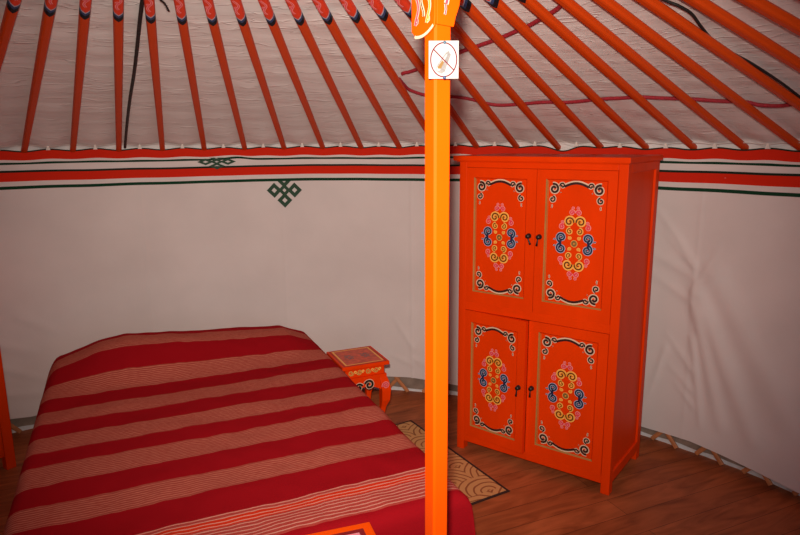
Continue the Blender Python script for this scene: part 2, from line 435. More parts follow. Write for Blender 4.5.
# ceiling cloth
def roof_cloth():
    mb = MB(); mb.uv = []; azs = []
    a = 0.0
    while a < 360: azs.append(a); a += .5 if 10 < a < 150 else 2.0
    rs = [.50 + (2.638 - .50) * j / 150 for j in range(151)]
    for az in azs:
        ph = (az - A0) / DA; bay = .5 - .5 * cos(2 * PI * ph)       # 0 on a pole, 1 mid-bay
        for r in rs:
            x = rad(az) * 2.0
            w = noise.noise(Vector((x * 2.2, r * 12, 1))) * .006 + noise.noise(Vector((x * 3.5, r * 34, 6))) * .0016
            off = .036 - .006 * bay * (r / R) + w * (.25 + .75 * bay)
            off = max(off, .0235) - .012 * smoothst(2.3, 2.57, r) * bay
            p = cone(min(r, 2.594), az, off)
            if r > 2.592: p.z -= (r - 2.592) * 1.6
            mb.v.append(p); mb.uv.append((x, r))
    n = len(azs); m = len(rs)
    for i in range(n):
        k = (i + 1) % n
        for j in range(m - 1):
            mb.f.append([i * m + j, k * m + j, k * m + j + 1, i * m + j + 1]); mb.m.append(0)
    o = mb.build('ceiling', M_roof, smooth=True, fix=False); o['kind'] = 'structure'
roof_cloth()

# endless-knot emblems sewn on the lining
def emblem(name, parent, az, zc, sx, sz, rr, ztop):
    mb = MB()
    def P(x, z): return polar(az - math.degrees(x / R), rr, z)
    def ring(cx, cz, ro, ri):
        o = [(ro, 0), (0, ro), (-ro, 0), (0, -ro)]; q = [(ri, 0), (0, ri), (-ri, 0), (0, -ri)]
        for k in range(4):
            a, b_, c, d = o[k], o[(k + 1) % 4], q[(k + 1) % 4], q[k]
            pts = []
            for p in (a, b_, c, d):
                z = min(zc + sz * (cz + p[1]), ztop); pts.append(P(sx * (cx + p[0]), z))
            mb.add(pts, [(0, 1, 2, 3)])
    ring(0, 0, .038, .012); ring(-.061, 0, .045, .016); ring(.061, 0, .045, .016); ring(0, -.060, .045, .016); ring(0, .055, .040, .011)
    o = mb.build(name, M_green, parent, fix=False)
    sd = o.modifiers.new('thick', 'SOLIDIFY'); sd.thickness = .0012
    return o
e1 = emblem('knot_emblem', wb, 94.7, 1.302, 1.0, 1.0, RL_ - .009, 1.358)
e2 = emblem('knot_emblem', sk, 103.3, 1.476, 1.05, .42, RL_ - .008, 1.500)

# lattice behind the hem of the lining
lat = thing('lattice_wall', 'tan crossed wooden lattice slats showing in the gap under the white wall cloth', 'lattice', tuple(polar(90, R, 0)))
for d, rr in ((1, R - .008), (-1, R + .007)):
    for i in range(26):
        az = 12 + i * 5.1 + (0 if d > 0 else 3.0)
        pts = []
        for k in range(7):
            t = k / 6; z = .018 + (1.5 - .018) * t
            pts.append(polar(az + d * 27 * t, rr, z) - lat.location)
        mb = MB(); rings = []
        for k, p in enumerate(pts):
            tt = (pts[min(k + 1, 6)] - pts[max(k - 1, 0)]).normalized()
            rn = Vector((CX, CY, 0)) - lat.location - p; rn.z = 0; rn.normalize(); sd_ = tt.cross(rn).normalized()
            rings.append([p + sd_ * a * .011 + rn * b_ * .0065 for a, b_ in ((-1, -.6), (-.6, -1), (.6, -1), (1, -.6), (1, .6), (.6, 1), (-.6, 1), (-1, .6))])
        mb.loft(rings); mb.build('slat', M_slat, lat)

# ------------------------------------------------------------------ roof poles
R_IN, R_OUT = .52, 2.602
LEN = math.hypot(R_OUT - R_IN, (R_OUT - R_IN) * SL)
def pole_mesh():
    mb = MB(); rings = []
    for k in range(13):
        t = k / 12; x = LEN * t
        w = .0185 - .0045 * t; hh = .0150 - .0015 * t
        rings.append([(x, w * a, hh * b_) for a, b_ in ((-1, -.35), (-.8, -.85), (-.45, -1), (.45, -1), (.8, -.85), (1, -.35), (1, .5), (.6, 1), (-.6, 1), (-1, .5))])
    mb.loft(rings); return mb
tip_mb = MB()
def tip_strokes():
    zf = -.0162
    y = 0
    def st(pts, w, mi, o):
        tip_mb.add(*_rib([(p[0], p[1]) for p in pts], w, zf - o), mi)
    def _rib(pts, w, z):
        vs = []; n_ = len(pts)
        for i, p in enumerate(pts):
            a = pts[max(i - 1, 0)]; b_ = pts[min(i + 1, n_ - 1)]; dx, dy = b_[0] - a[0], b_[1] - a[1]; d = math.hypot(dx, dy) or 1
            nx, ny = -dy / d * w / 2, dx / d * w / 2
            vs += [(p[0] + nx, p[1] + ny, z), (p[0] - nx, p[1] - ny, z)]
        return vs, [(2 * i, 2 * i + 1, 2 * i + 3, 2 * i + 2) for i in range(n_ - 1)]
    for k, (x0, x1) in enumerate(((.655, .565), (.545, .455), (.435, .345), (.325, .235))):
        pts = [(x0 + (x1 - x0) * t / 18, .0075 * sin(2 * PI * 1.15 * t / 18)) for t in range(19)]
        st(pts, .0085, 0, 0); st(pts, .0042, 1, .0005)
        q = spiral((x0 + x1) / 2, .004 * (-1) ** k, .006, 0, 1, 1.2, .3)
        st(q, .005, 0, .0002); st(q, .0024, 1, .0007)
tip_strokes()
ANCH = {
 0: 'cut by the upper left corner of the photo', 1: 'second from the left, leaning gently to the left',
 2: 'third from the left', 3: 'almost upright, just left of the black horsehair rope', 4: 'just right of the black horsehair rope',
 5: 'sixth from the left, second right of the black horsehair rope', 6: 'its foot above the small crumpled knot emblem', 7: 'its foot just left of the large green knot emblem',
 8: 'its foot a little right of the large green knot emblem', 9: 'tenth from the left, between the large knot emblem and the post', 10: 'whose foot is the nearest one left of the orange post',
 11: 'whose foot is hidden behind the orange post', 12: 'whose foot is the first right of the post', 13: 'its foot above the upper left cabinet door',
 14: 'its foot above the middle of the cabinet', 15: 'its foot above the upper right cabinet door',
 16: 'its foot above the right edge of the cabinet', 17: 'its foot the first one right of the cabinet', 18: 'its foot the second one right of the cabinet',
 19: 'its foot almost at the right edge of the photo', 20: 'crossed by the right end of the black rope', 21: 'second from the upper right corner',
 22: 'nearest to the upper right corner'}
pole0 = None
for k in range(-3, 26):
    az = A0 - DA * (k - 3)
    lab = 'orange roof pole ' + ANCH[k] if k in ANCH else ('orange roof pole outside the frame on the ' + ('left' if k < 0 else 'right'))
    if pole0 is None:
        o = pole_mesh().build('roof_pole', M_pole); pole0 = o
        s_ = tip_mb.build('painted_scroll', [M_palepink, M_pink], o, fix=False); s_['label'] = 'pink and white scroll painted on the upper end'; tip0 = s_
    else:
        o = pole0.copy(); C.objects.link(o)
        s_ = tip0.copy(); C.objects.link(s_); s_.parent = o
    p = cone(R_IN, az); q = cone(R_OUT, az)
    x = (q - p).normalized(); yv = Vector((-sin(rad(az)), cos(rad(az)), 0)); z = x.cross(yv)
    Mx = Matrix((x, yv, z)).transposed().to_4x4(); Mx.translation = p
    o.matrix_world = Mx
    tag(o, lab, 'roof pole', 'orange roof poles')
# crown ring the poles lean into (above the frame)
mb = MB()
ringp = [cone(.5, 360 * i / 48, .0) for i in range(49)]
rg = []
for i in range(48):
    az = 360 * i / 48
    rg.append([polar(az, r_, z_) for r_, z_ in ((.455, 2.235), (.518, 2.235), (.518, 2.32), (.455, 2.32))])
vs = [p for r_ in rg for p in r_]; fs = []
for i in range(48):
    k = (i + 1) % 48
    for j in range(4): fs.append((i * 4 + j, k * 4 + j, k * 4 + (j + 1) % 4, i * 4 + (j + 1) % 4))
mb.add(vs, fs)
crown = mb.build('smoke_ring', M_post); tag(crown, 'orange wooden crown ring at the top of the tent roof', 'roof ring')

# ties and cord along the pole feet
for k in range(-1, 23):
    az = A0 - DA * (k - 3) + DA * .52
    if k in (-1,): pass
    mb = MB()
    zb = 1.5555 - .012 * (1 - smoothst(47, 62, az)); w = .011
    Fc = lambda x, z, rr=RL_ - .012: polar(az - math.degrees(x / R), rr, z)
    top_ = [Fc(-.004, zb + .024), Fc(.004, zb + .024), Fc(.004, zb + .024, RL_ - .006), Fc(-.004, zb + .024, RL_ - .006)]
    mid_ = [Fc(-.006, zb + .014), Fc(.006, zb + .014), Fc(.006, zb + .014, RL_ - .004), Fc(-.006, zb + .014, RL_ - .004)]
    bot_ = [Fc(-w, zb), Fc(w, zb), Fc(w, zb, RL_ - .004), Fc(-w, zb, RL_ - .004)]
    mb.loft([bot_, mid_, top_])
    o = mb.build('tie_tab', M_cord, sk); o['label'] = 'white cloth tie at the edge of the roof lining'
mb = MB(); pts = []
for i in range(0, 1000):
    az = 12 + (150 - 12) * i / 999
    ph = ((az - A0) / DA) - .52; fr_ = ph - math.floor(ph)
    z = 1.562 - .012 * (1 - smoothst(47, 62, az)) + .010 * (4 * fr_ * (1 - fr_))
    pts.append(polar(az, RL_ - .010 - .02 * (4 * fr_ * (1 - fr_)), z + .010))
mb.tube(pts, .0014, 5)
o = mb.build('tie_cord', M_cord, sk, smooth=True); o['label'] = 'thin white cord strung between the ties'

# ropes on the roof
def spline(pts, n=8):
    out = []
    P = [Vector(p) for p in pts]; P = [P[0]] + P + [P[-1]]
    for i in range(1, len(P) - 2):
        for k in range(n):
            t = k / n
            out.append(.5 * ((2 * P[i]) + (-P[i - 1] + P[i + 1]) * t + (2 * P[i - 1] - 5 * P[i] + 4 * P[i + 1] - P[i + 2]) * t * t + (-P[i - 1] + 3 * P[i] - 3 * P[i + 1] + P[i + 2]) * t ** 3))
    out.append(P[-1]); return out
def roof_rope(name, rz, off, r0, mat, label, n=8, hairy=0.0, rr=None):
    pts = spline([cone(r_, a_, off) for r_, a_ in rz], 8)
    mb = MB(); mb.tube(pts, rr or r0, n)
    if hairy:
        rnd = random.Random(3)
        for i in range(len(pts) - 1):
            for q in range(9):
                p = pts[i].lerp(pts[i + 1], rnd.random()); v = Vector((rnd.uniform(-1, 1), rnd.uniform(-1, 1), rnd.uniform(-1, .2))).normalized() * hairy * rnd.uniform(.4, 1)
                s1 = (pts[i + 1] - pts[i]).normalized() * .0012
                mb.add([p - s1, p + s1, p + v + s1 * 2], [(0, 1, 2)])
    return tag(mb.build(name, mat, smooth=not hairy, fix=False), label, 'rope')
roof_rope('crimson_rope', [(1.698, 73.0), (1.690, 72.5), (1.676, 71.21), (1.610, 66.8), (1.539, 61.84), (1.499, 57.97), (1.463, 54.1), (1.429, 50.81), (1.402, 47.95), (1.363, 44.51), (1.335, 41.8), (1.297, 39.3), (1.24, 36.0), (1.15, 32)],
          .0195, .0075, M_rope, 'crimson rope rising steeply to the upper right under the roof cloth, beside the sign')
roof_rope('crimson_rope', [(1.745, 73.9), (1.80, 73.75), (1.863, 73.34), (1.925, 71.5), (1.945, 69.5), (1.955, 67.5), (1.982, 65.65), (2.033, 64.0), (2.062, 62.18), (2.058, 59.41), (2.046, 55.92), (2.058, 52.75), (2.041, 48.7), (2.041, 46.2), (2.041, 43.77), (2.061, 41.66), (2.086, 38.57), (2.12, 35.76), (2.141, 33.46), (2.176, 32.43), (2.192, 30.8), (2.18, 29.0)],
          .0195, .0075, M_rope, 'crimson rope running nearly level across the roof poles above the cabinet')
roof_rope('horsehair_rope', [(1.03, 110.3), (1.094, 110.95), (1.221, 111.6), (1.441, 112.32), (1.657, 112.9), (1.911, 113.54), (2.215, 113.99), (2.56, 114.28)],
          .006, .0072, M_hair, 'black frayed horsehair rope hanging between two roof poles at the left', 7, .016)
roof_rope('horsehair_rope', [(1.28, 28.6), (1.399, 27.33), (1.444, 26.7), (1.495, 26.6), (1.57, 27.5), (1.65, 28.2), (1.75, 28.2), (1.84, 27.8), (1.989, 27.66), (2.12, 27.81), (2.25, 27.9)],
          .0175, .0045, M_hair, 'black horsehair rope behind the roof poles near the upper right corner', 7, .007)
roof_rope('rope_tuft', [(1.05, 108.3), (1.088, 108.03), (1.117, 107.28), (1.16, 106.77)], .004, .0028, M_hair, 'short frayed black rope end near the top edge at the left', 6, .012, None)

# ------------------------------------------------------------------ the post
POST = (.0710, 1.2)
post = thing('roof_post', 'bright orange square wooden post with chamfered corners in front of the bed', 'post', (POST[0], POST[1], 0), rad(35 - 3.4))
post.rotation_euler.y = 0; hs, ch = .0181, .0040
sec = [(-hs + ch, -hs), (hs - ch, -hs), (hs, -hs + ch), (hs, hs - ch), (hs - ch, hs), (-hs + ch, hs), (-hs, hs - ch), (-hs, -hs + ch)]
mb = MB(); mb.loft([[(x, y, z) for x, y in sec] for z in (0, 1.0, 2.24)])
mb.build('shaft', M_post, post)
# capital: carved boards on the two faces that look into the room
TH = .0045
def capital_board(M_, w, zb, curved):
    mb = MB()
    if curved:
        out = [(-w, 2.2), (-w, zb + .012), (-w + .013, zb + .002)]
        out += [(-w + .016 + (2 * w - .018) * t / 8, zb + .0 + .014 * (t / 8) ** 2.2 - .002 * sin(PI * t / 8)) for t in range(9)]
        out += [(w, zb + .03), (w, 2.2)]
    else:
        out = [(-w, 2.2), (-w, zb - .002), (w - .012, zb - .004), (w - .008, zb + .012), (w, zb + .032), (w + .003, zb + .05), (w + .003, 2.2)]
    mb.prism(out, 0, TH, 0, M_)
    if curved:
        rim = out[2:-2]; mb2 = MB()
        mb2.ribbon([(p[0], p[1] + .0015) for p in rim], .005, -.0012, 0, lambda q: M_ @ Vector(q))
        return mb, mb2
    return mb, None
hz = .0235
Mleft = Matrix.Translation((-hs - .0003, -hs - TH + .037, 0)) @ Matrix.Rotation(-PI / 2, 4, 'Z') @ Matrix.Translation((0, -TH, 0))
Mright = Matrix.Translation((.0065, -hs - TH - .0003, 0))
a_, r_ = capital_board(Mleft, .037, 1.778, True)
cl = a_.build('capital_board', M_post, post, bevel=.0015)
rim = r_.build('painted_rim', M_cream, cl, fix=False); rim['label'] = 'cream painted edge along the curved bottom'
a_, _ = capital_board(Mright, .0245, 1.797, False)
cr_ = a_.build('capital_board', M_post, post, bevel=.0015)
def stroke(mb, pts, w, y, cols, Mx):
    for i, (c, ww) in enumerate(cols): mb.ribbon(pts, ww * w, y - .0005 * i, c, lambda q: Mx @ Vector(q))
PM = [M_palepink, M_pink, M_cream, M_amber, M_brown]
mb = MB()
for x0, cA, cB in ((-.018, 0, 1), (.018, 2, 3)):
    pts = [(x0 + .0055 * sin(2 * PI * t / 13 + 1), 1.90 - .100 * t / 20) for t in range(21)]
    stroke(mb, pts, .0085, -.0005, ((cA, 1), (cB, .5)), Mleft)
    stroke(mb, spiral(x0, 1.806, .005, 90, -1, 1.2, .3), .0042, -.0008, ((cA, 1), (cB, .45)), Mleft)
stroke(mb, [(.0005 - .004 * sin(2 * PI * t / 11), 1.90 - .088 * t / 20) for t in range(21)], .0075, -.0005, ((2, 1), (4, .35)), Mleft)
o = mb.build('painted_scroll', PM, cl, fix=False); o['label'] = 'pink and yellow painted flames'
mb = MB()
pts = [(-.007 + .004 * sin(2 * PI * t / 14), 1.90 - .070 * t / 20) for t in range(21)]
stroke(mb, pts, .010, -.0005, ((0, 1), (1, .5)), Mright)
stroke(mb, [(-.007, 1.829), (-.006, 1.82), (-.008, 1.812)], .005, -.0008, ((0, 1), (1, .5)), Mright)
o = mb.build('painted_scroll', PM, cr_, fix=False); o['label'] = 'pink painted flame'

# the no-smoking card pinned on the post, facing the camera side
card_c = Vector((.0795, 1.165, 1.7345))
card = thing('no_smoking_sign', 'small white card with a struck-out cigarette in a red ring, pinned to the post', 'sign', tuple(card_c), rad(1.5))
mb = MB(); W2, H2 = .0262, .0318
mb.box(-W2, W2, 0, .0012, -H2, H2); mb.build('card', M_white, card)
mb = MB()
circ = [(.0228 * cos(2 * PI * i / 48), .0285 * sin(2 * PI * i / 48)) for i in range(49)]
mb.ribbon(circ, .0021, -.0004, 0)
mb.ribbon([(-.0180, .0175), (.0178, -.0175)], .0019, -.0011, 0)
mb.build('prohibition_ring', M_red, card, fix=False)['label'] = 'thin red ring and diagonal bar'
mb = MB()
mb.add([(-.0140, -.0003, -.0125), (-.0132, -.0003, -.0195), (-.0045, -.0003, -.0235), (.0018, -.0003, -.0205), (.0125, -.0003, .0085), (.0085, -.0003, .0150), (.0030, -.0003, .0110)], [(0, 1, 2, 3, 4, 5, 6)], 0)
mb.add([(-.0118, -.0006, -.0140), (-.0108, -.0006, -.0178), (-.0078, -.0006, -.0186), (-.0062, -.0006, -.0165), (.0025, -.0006, .0010), (.0066, -.0006, .0096), (.0050, -.0006, .0092), (-.001, -.0006, .002)], [(0, 1, 2, 3, 4, 5, 6, 7)], 1)
mb.add([(-.0108, -.0008, -.0125), (-.0096, -.0008, -.0150), (-.0048, -.0008, -.0150), (.0004, -.0008, -.0045), (-.0022, -.0008, -.0005)], [(0, 1, 2, 3, 4)], 2)
mb.build('cigarette_picture', [M_black, M_white, M_filter], card, fix=False)['label'] = 'drawn cigarette with amber filter end'
for z_, c_ in ((.0290, M_pinsky), (-.0300, M_pinblue)):
    mb = MB(); mb.lathe([(.0001, -.0022), (.0018, -.0020), (.0026, -.0008), (.0028, 0)], 12, 0, Matrix.Translation((.0016, 0, z_)) @ Matrix.Rotation(PI / 2, 4, 'X').inverted())
    o = mb.build('pin', c_, card, smooth=True)

# ------------------------------------------------------------------ painted ornament for a door panel
ORN = [M_cream, M_brown, M_skyblue, M_navy, M_yellow, M_amber, M_palepink, M_pink, M_olive, M_gold]
def ornament(w, h, y):
    mb = MB(); lo = MB(); up = MB(); med = mb; cx, cz = w / 2, h / 2; kx = w / .278; kz = h / .56
    def st(pts, wd, cols, T, lv=0):
        pts = [T(p) for p in pts]
        for i, (c, k) in enumerate(cols): mb.ribbon(pts, [wd * k] * len(pts), y - .0003 * (i * 2 + lv), c)
    CR = ((0, 1), (1, .52))
    for sx in (1, -1):
        for sz in (1, -1):
            mb = up if sz > 0 else lo
            T = lambda p: (cx + sx * (p[0] - .139) * -1 * kx, cz + sz * (.28 - p[1]) * kz)   # p measured from a panel corner
            st(spiral(.037, .043, .0220, 250, 1, 1.25, .25), .0185, CR, T)
            st(spiral(.075, .028, .0125, 160, 1, 1.15, .25), .0130, CR, T, .3)
            st(spiral(.030, .089, .0140, -80, 1, 1.1, .25), .0135, CR, T, .3)
            st([(.028, .112), (.030, .120), (.027, .128)], .0070, ((0, 1), (1, .3)), T, .1)
            st([(.066, .056), (.070, .060)], .0045, ((0, 1), (1, .5)), T, .1)
    for sz in (1, -1):
        mb = up if sz > 0 else lo
        T = lambda p: (cx + (p[0] - .139) * kx, cz + sz * (.28 - p[1]) * kz)
        a = [(.084 + .110 * t / 16, .029 - .016 * sin(PI * t / 16)) for t in range(17)]
        st(a, .0165, ((0, 1),), T)
        st([(p[0], p[1] + .0032) for p in a], .0105, ((1, 1),), T, 1.5)
    # medallion
    mb = med
    def S(pts, wd, cols, lv, sx, sz):
        T = lambda p: (cx + sx * p[0] * kx, cz + sz * p[1] * kz); st(pts, wd, cols, T, lv)
    for sx in (1, -1):
        for sz in (1, -1):
            S(spiral(.060, .0245, .0195, -95, 1, 1.22, .22), .0205, ((2, 1), (3, .76)), 1, sx, sz)
            S(spiral(.060, .0245, .0165, -60, 1, 1.0, .3), .0026, ((2, 1),), 3.2, sx, sz)
            S([(.086, .012), (.092, .015), (.097, .013)], .0070, ((2, 1), (3, .45)), 0, sx, sz)
            S(spiral(.0255, .096, .0205, 190, -1, 1.2, .25), .0195, ((4, 1), (5, .62), (1, .26)), 1, sx, sz)
            S(spiral(.0225, .054, .0125, 100, -1, 1.1, .25), .0135, ((4, 1), (5, .6), (1, .25)), 0, sx, sz)
            S(spiral(.0200, .025, .0070, 60, -1, 1.0, .3), .0075, ((4, 1), (5, .5)), 0, sx, sz)
            S(spiral(.0150, .136, .0105, 190, -1, 1.15, .25), .0110, ((6, 1), (7, .6)), 0, sx, sz)
            S(spiral(.0105, .156, .0055, -60, 1, .9, .4), .0062, ((6, 1), (7, .5)), 0, sx, sz)
            S(spiral(.0590, .073, .0105, 120, -1, 1.15, .25), .0115, ((6, 1), (7, .6)), 0, sx, sz)
            S(spiral(.0560, .093, .0060, -80, 1, .9, .4), .0066, ((6, 1), (7, .5)), 0, sx, sz)
    mb.disc(cx, cz, .0155, y - .0008, 4, 18); mb.disc(cx, cz, .0135, y - .0012, 8, 18)
    mb.disc(cx, cz, .0035, y - .0016, 5, 10)
    return med, up, lo

# ------------------------------------------------------------------ cabinet
CAB_A = -.642
cab = thing('painted_cabinet', 'tall orange four-door wooden cabinet painted with scroll medallions, against the wall', 'cabinet', (.293, 3.1164, 0), CAB_A)
W, D, HC = .8075, .4554, 1.4888
mb = MB(); st = .040; post_w = .042
for x0, x1 in ((0, st), (W - st, W)): mb.box(x0, x1, 0, .045, 0, HC)                                # front posts
for x0, x1 in ((0, st), (W - st, W)): mb.box(x0, x1, D - .05, D, 0, HC)                              # back posts
for z0, z1 in ((.048, .088), (.7585, .800), (1.462, HC)): mb.box(st, W - st, .0, .03, z0, z1)        # front rails
for x0, x1 in ((.010, .022), (W - .022, W - .010)): mb.box(x0, x1, .045, D - .05, .06, HC - .004)                # side panels, set in
for x0, x1 in ((.0, .026), (W - .026, W)):
    mb.box(x0, x1, .045, D - .05, .048, .098); mb.box(x0, x1, .045, D - .05, 1.452, HC)              # side rails
mb.box(.03, W - .03, D - .03, D - .012, .05, HC - .002); mb.box(.022, W - .022, .03, D - .03, .070, .084); mb.box(.022, W - .022, .03, D - .03, .765, .780)
mb.build('body', M_cab, cab, bevel=.0022)
mb = MB(); mb.box(-.024, W + .012, -.022, D + .004, 1.4935, 1.5170); mb.box(-.010, W + .004, -.010, D, HC, 1.4938)
mb.build('cornice', M_cab, cab, bevel=.002)

def make_door(name_, hinge_x, z0, z1, wd, sgn, px0, px1, pz0, pz1, rz, hx, hz_, label=None):
    """hinge_x in cabinet space; door runs sgn*wd from the hinge. p* = recessed panel, in cabinet space"""
    hd = lambda x: x - hinge_x
    xa, xb = sorted((hinge_x, hinge_x + sgn * wd)); xa += .0012; xb -= .0012
    yf, yb = -.002, .020; py = .0055
    mb = MB()
    mb.box(hd(xa), hd(px0), yf, yb, z0, z1); mb.box(hd(px1), hd(xb), yf, yb, z0, z1)
    mb.box(hd(px0), hd(px1), yf, yb, z0, pz0); mb.box(hd(px0), hd(px1), yf, yb, pz1, z1)
    mb.box(hd(px0), hd(px1), py, py + .008, pz0, pz1)
    d = mb.build('door', M_cab, cab, loc=(hinge_x, 0, 0)); d.rotation_euler = (0, 0, rz)
    if label: d['label'] = label
    t = MB(); e = .0058; X0, X1 = hd(px0), hd(px1)
    def bev(a, b_, c, dd, mi):
        t.add([a, b_, c, dd], [(0, 1, 2, 3)], mi)
    o4 = [(X0, yf - .0003, pz0), (X1, yf - .0003, pz0), (X1, yf - .0003, pz1), (X0, yf - .0003, pz1)]
    i4 = [(X0 + e, py - .0003, pz0 + e), (X1 - e, py - .0003, pz0 + e), (X1 - e, py - .0003, pz1 - e), (X0 + e, py - .0003, pz1 - e)]
    f4 = [(X0 + e * 1.9, py - .0006, pz0 + e * 1.5), (X1 - e * 1.5, py - .0006, pz0 + e * 1.5), (X1 - e * 1.5, py - .0006, pz1 - e * 1.5), (X0 + e * 1.9, py - .0006, pz1 - e * 1.5)]
    h4 = [(X0 + e * 1.45, py - .0006, pz0 + e * 1.2), (X1 - e * 1.2, py - .0006, pz0 + e * 1.2), (X1 - e * 1.2, py - .0006, pz1 - e * 1.2), (X0 + e * 1.45, py - .0006, pz1 - e * 1.2)]
    for k in range(4):
        kk = (k + 1) % 4
        bev(o4[k], o4[kk], i4[kk], i4[k], 0 if k in (0, 3) else 2)
        if k == 3: bev(h4[k], h4[kk], f4[kk], f4[k], 0)
    t.build('gold_trim', [M_gold, M_brown, M_cab], d, fix=False)['label'] = 'gold painted inner edge of the frame'
    for om, nm, lb in zip(ornament(px1 - px0, pz1 - pz0, py - .0007), ('painted_medallion', 'painted_scroll', 'painted_scroll'),
                          ('amber, blue and pink scroll medallion', 'cream and brown scrolls along the top', 'cream and brown scrolls along the bottom')):
        om.v = [Vector((p.x + X0, p.y, p.z + pz0)) for p in om.v]
        om.build(nm, ORN, d, fix=False)['label'] = lb
    hb = MB(); T0 = Matrix.Translation((hd(hx), yf, hz_))
    hb.lathe([(.0125, 0), (.0125, .002), (.009, .004), (.0075, .010), (.0105, .014), (.0098, .019), (.0001, .021)], 18, 0, T0 @ Matrix.Rotation(PI / 2, 4, 'X'))
    return d, hb, T0, yf
def finish_handle(d, hb, T0, tilt):
    h_ = hb.build('handle', M_black, d, smooth=True); h_['label'] = 'black iron knob with a drop pull'
    p = MB(); rot = T0 @ Matrix.Translation((0, -.0155, -.004)) @ Matrix.Rotation(tilt, 4, 'Y')
    p.tube([(0, 0, 0), (0, -.001, -.012), (0, 0, -.024), (0, 0, -.037)], [.0028, .0030, .0042, .0052], 10, 0, rot)
    p.build('drop_pull', M_black, h_, smooth=True)
x = make_door('UL', .040, .800, 1.461, .365, 1, .082, .3575, .857, 1.4165, 0, .3745, 1.158); finish_handle(*x[:3], -.42)
x = make_door('UR', W - .040, .800, 1.461, .3625, -1, .449, .727, .859, 1.4205, 0, .4265, 1.158); finish_handle(*x[:3], .16)
x = make_door('LL', .040, .089, .757, .349, 1, .080, .345, .144, .700, rad(-4.2), .3585, .425, 'door standing slightly ajar'); finish_handle(*x[:3], .12)
x = make_door('LR', W - .040, .089, .757, .3785, -1, .4395, .723, .143, .711, 0, .4145, .427); finish_handle(*x[:3], .05)

# ------------------------------------------------------------------ bed
UB = Vector((.4002, -.9164, 0)); NB = Vector((.9164, .4002, 0))       # along the bed to its foot, across to the right
BZ = math.atan2(NB.y, NB.x)
def bp_(c, s, z=0.0): return NB * c + UB * s + Vector((0, 0, z))
C0, C1, S0, S1, ZB = -.405, .937, -3.52, -1.59, .5
bed_o = bp_((C0 + C1) / 2, (S0 + S1) / 2)
bed = thing('bed', 'wide low bed entirely covered by the red striped bedspread', 'bed', tuple(bed_o), BZ)
hw, hl = (C1 - C0) / 2 - .035, (S1 - S0) / 2 - .035
# local x = across, local y = towards head (since UB points to the foot)
mb = MB(); mb.box(-hw, hw, -hl, hl, .16, .27); mb.build('bed_frame', M_wood, bed, bevel=.004)
mb = MB(); mb.box(-hw + .004, hw - .004, -hl + .004, hl - .004, .272, .478); mb.build('mattress', M_matt, bed, bevel=.03, seg=3)
for sx in (-1, 1):
    for sy in (-1, 1):
        mb = MB(); mb.box(sx * (hw - .05) - .035, sx * (hw - .05) + .035, sy * (hl - .05) - .035, sy * (hl - .05) + .035, 0, .16); mb.build('leg', M_wood, bed)
HEAD = [(-.40, .500), (-.356, .544), (-.25, .581), (-.157, .612), (-.04, .629), (.08, .621), (.33, .597), (.59, .581), (.77, .568), (.87, .527), (.95, .492)]
def spread_z(c, s):
    """height of the cover over the mattress, raised by pillows at the head"""
    bump = smoothst(2.97, 3.36, -s) * (1 - .30 * smoothst(3.45, 3.55, -s))
    z = ZB + bump * (interp(HEAD, c) - ZB)
    z += .006 * noise.noise(Vector((c * 4, s * 5, 2))) + .0035 * noise.noise(Vector((c * 14, s * 11, 5)))
    return z
mb = MB(); mb.uv = []
NC, NS = 150, 220
HANG = .40; RND = .045
def edge_map(t, lo, hi, fl_=.10):
    """arc position t across the cloth -> (position, drop, outside) with rounded shoulders"""
    if t < lo:
        d = lo - t; q = RND * PI / 2
        if d < q: a = d / RND; return lo - RND * sin(a), RND * (1 - cos(a)), d
        return lo - RND - (d - q) * .10, RND + (d - q), d
    if t > hi:
        d = t - hi; q = RND * PI / 2
        if d < q: a = d / RND; return hi + RND * sin(a), RND * (1 - cos(a)), d
        return hi + RND + (d - q) * fl_, RND + (d - q), d
    return t, 0, 0
cc0, cc1 = C0 - HANG, C1 + HANG; ss0, ss1 = S0 - HANG, S1 + HANG
for i in range(NC + 1):
    tc_ = cc0 + (cc1 - cc0) * i / NC
    for j in range(NS + 1):
        ts = ss0 + (ss1 - ss0) * j / NS
        c, dc, oc = edge_map(tc_, C0 + RND, C1 - RND, .05 * smoothst(-2.6, -1.9, ts)); s, ds, os_ = edge_map(ts, S0 + RND, S1 - RND)
        drop = math.hypot(dc, ds) if (dc and ds) else dc + ds
        if dc and ds:
            drop = min(max(dc, ds) + .35 * min(dc, ds), .47)
            k_ = min(dc, ds) * .06
            c += k_ * (.8 if tc_ > 0 else -.8); s += k_ * (.8 if ts > -2.5 else -.8)
        drop = min(drop, .478)
        wav = smoothst(.06, .3, drop)
        if drop:
            ph = (tc_ if os_ > oc else ts)
            amp = .012 * wav * sin(ph * 17 + 2 * sin(ph * 5)) + .008 * wav * sin(ph * 39)
            if os_ > oc: s += amp * (1 if ts > -2.5 else -1)
            else: c += amp * (smoothst(-2.7, -2.0, ts) if tc_ > 0 else -1)
        z = spread_z(min(max(tc_, C0), C1), min(max(ts, S0), S1)) - drop * (1 if drop < .2 else 1)
        p = bp_(c, s, max(z, .012)); mb.v.append(p); mb.uv.append((tc_, ts))
for i in range(NC):
    for j in range(NS):
        a = i * (NS + 1) + j; mb.f.append([a, a + NS + 1, a + NS + 2, a + 1]); mb.m.append(0)
o = mb.build('bedspread', M_spread, smooth=True, fix=False)
sd = o.modifiers.new('thick', 'SOLIDIFY'); sd.thickness = .004; sd.offset = 1
tag(o, 'crimson and coral striped woven bedspread draped over the wide bed', 'bedspread')

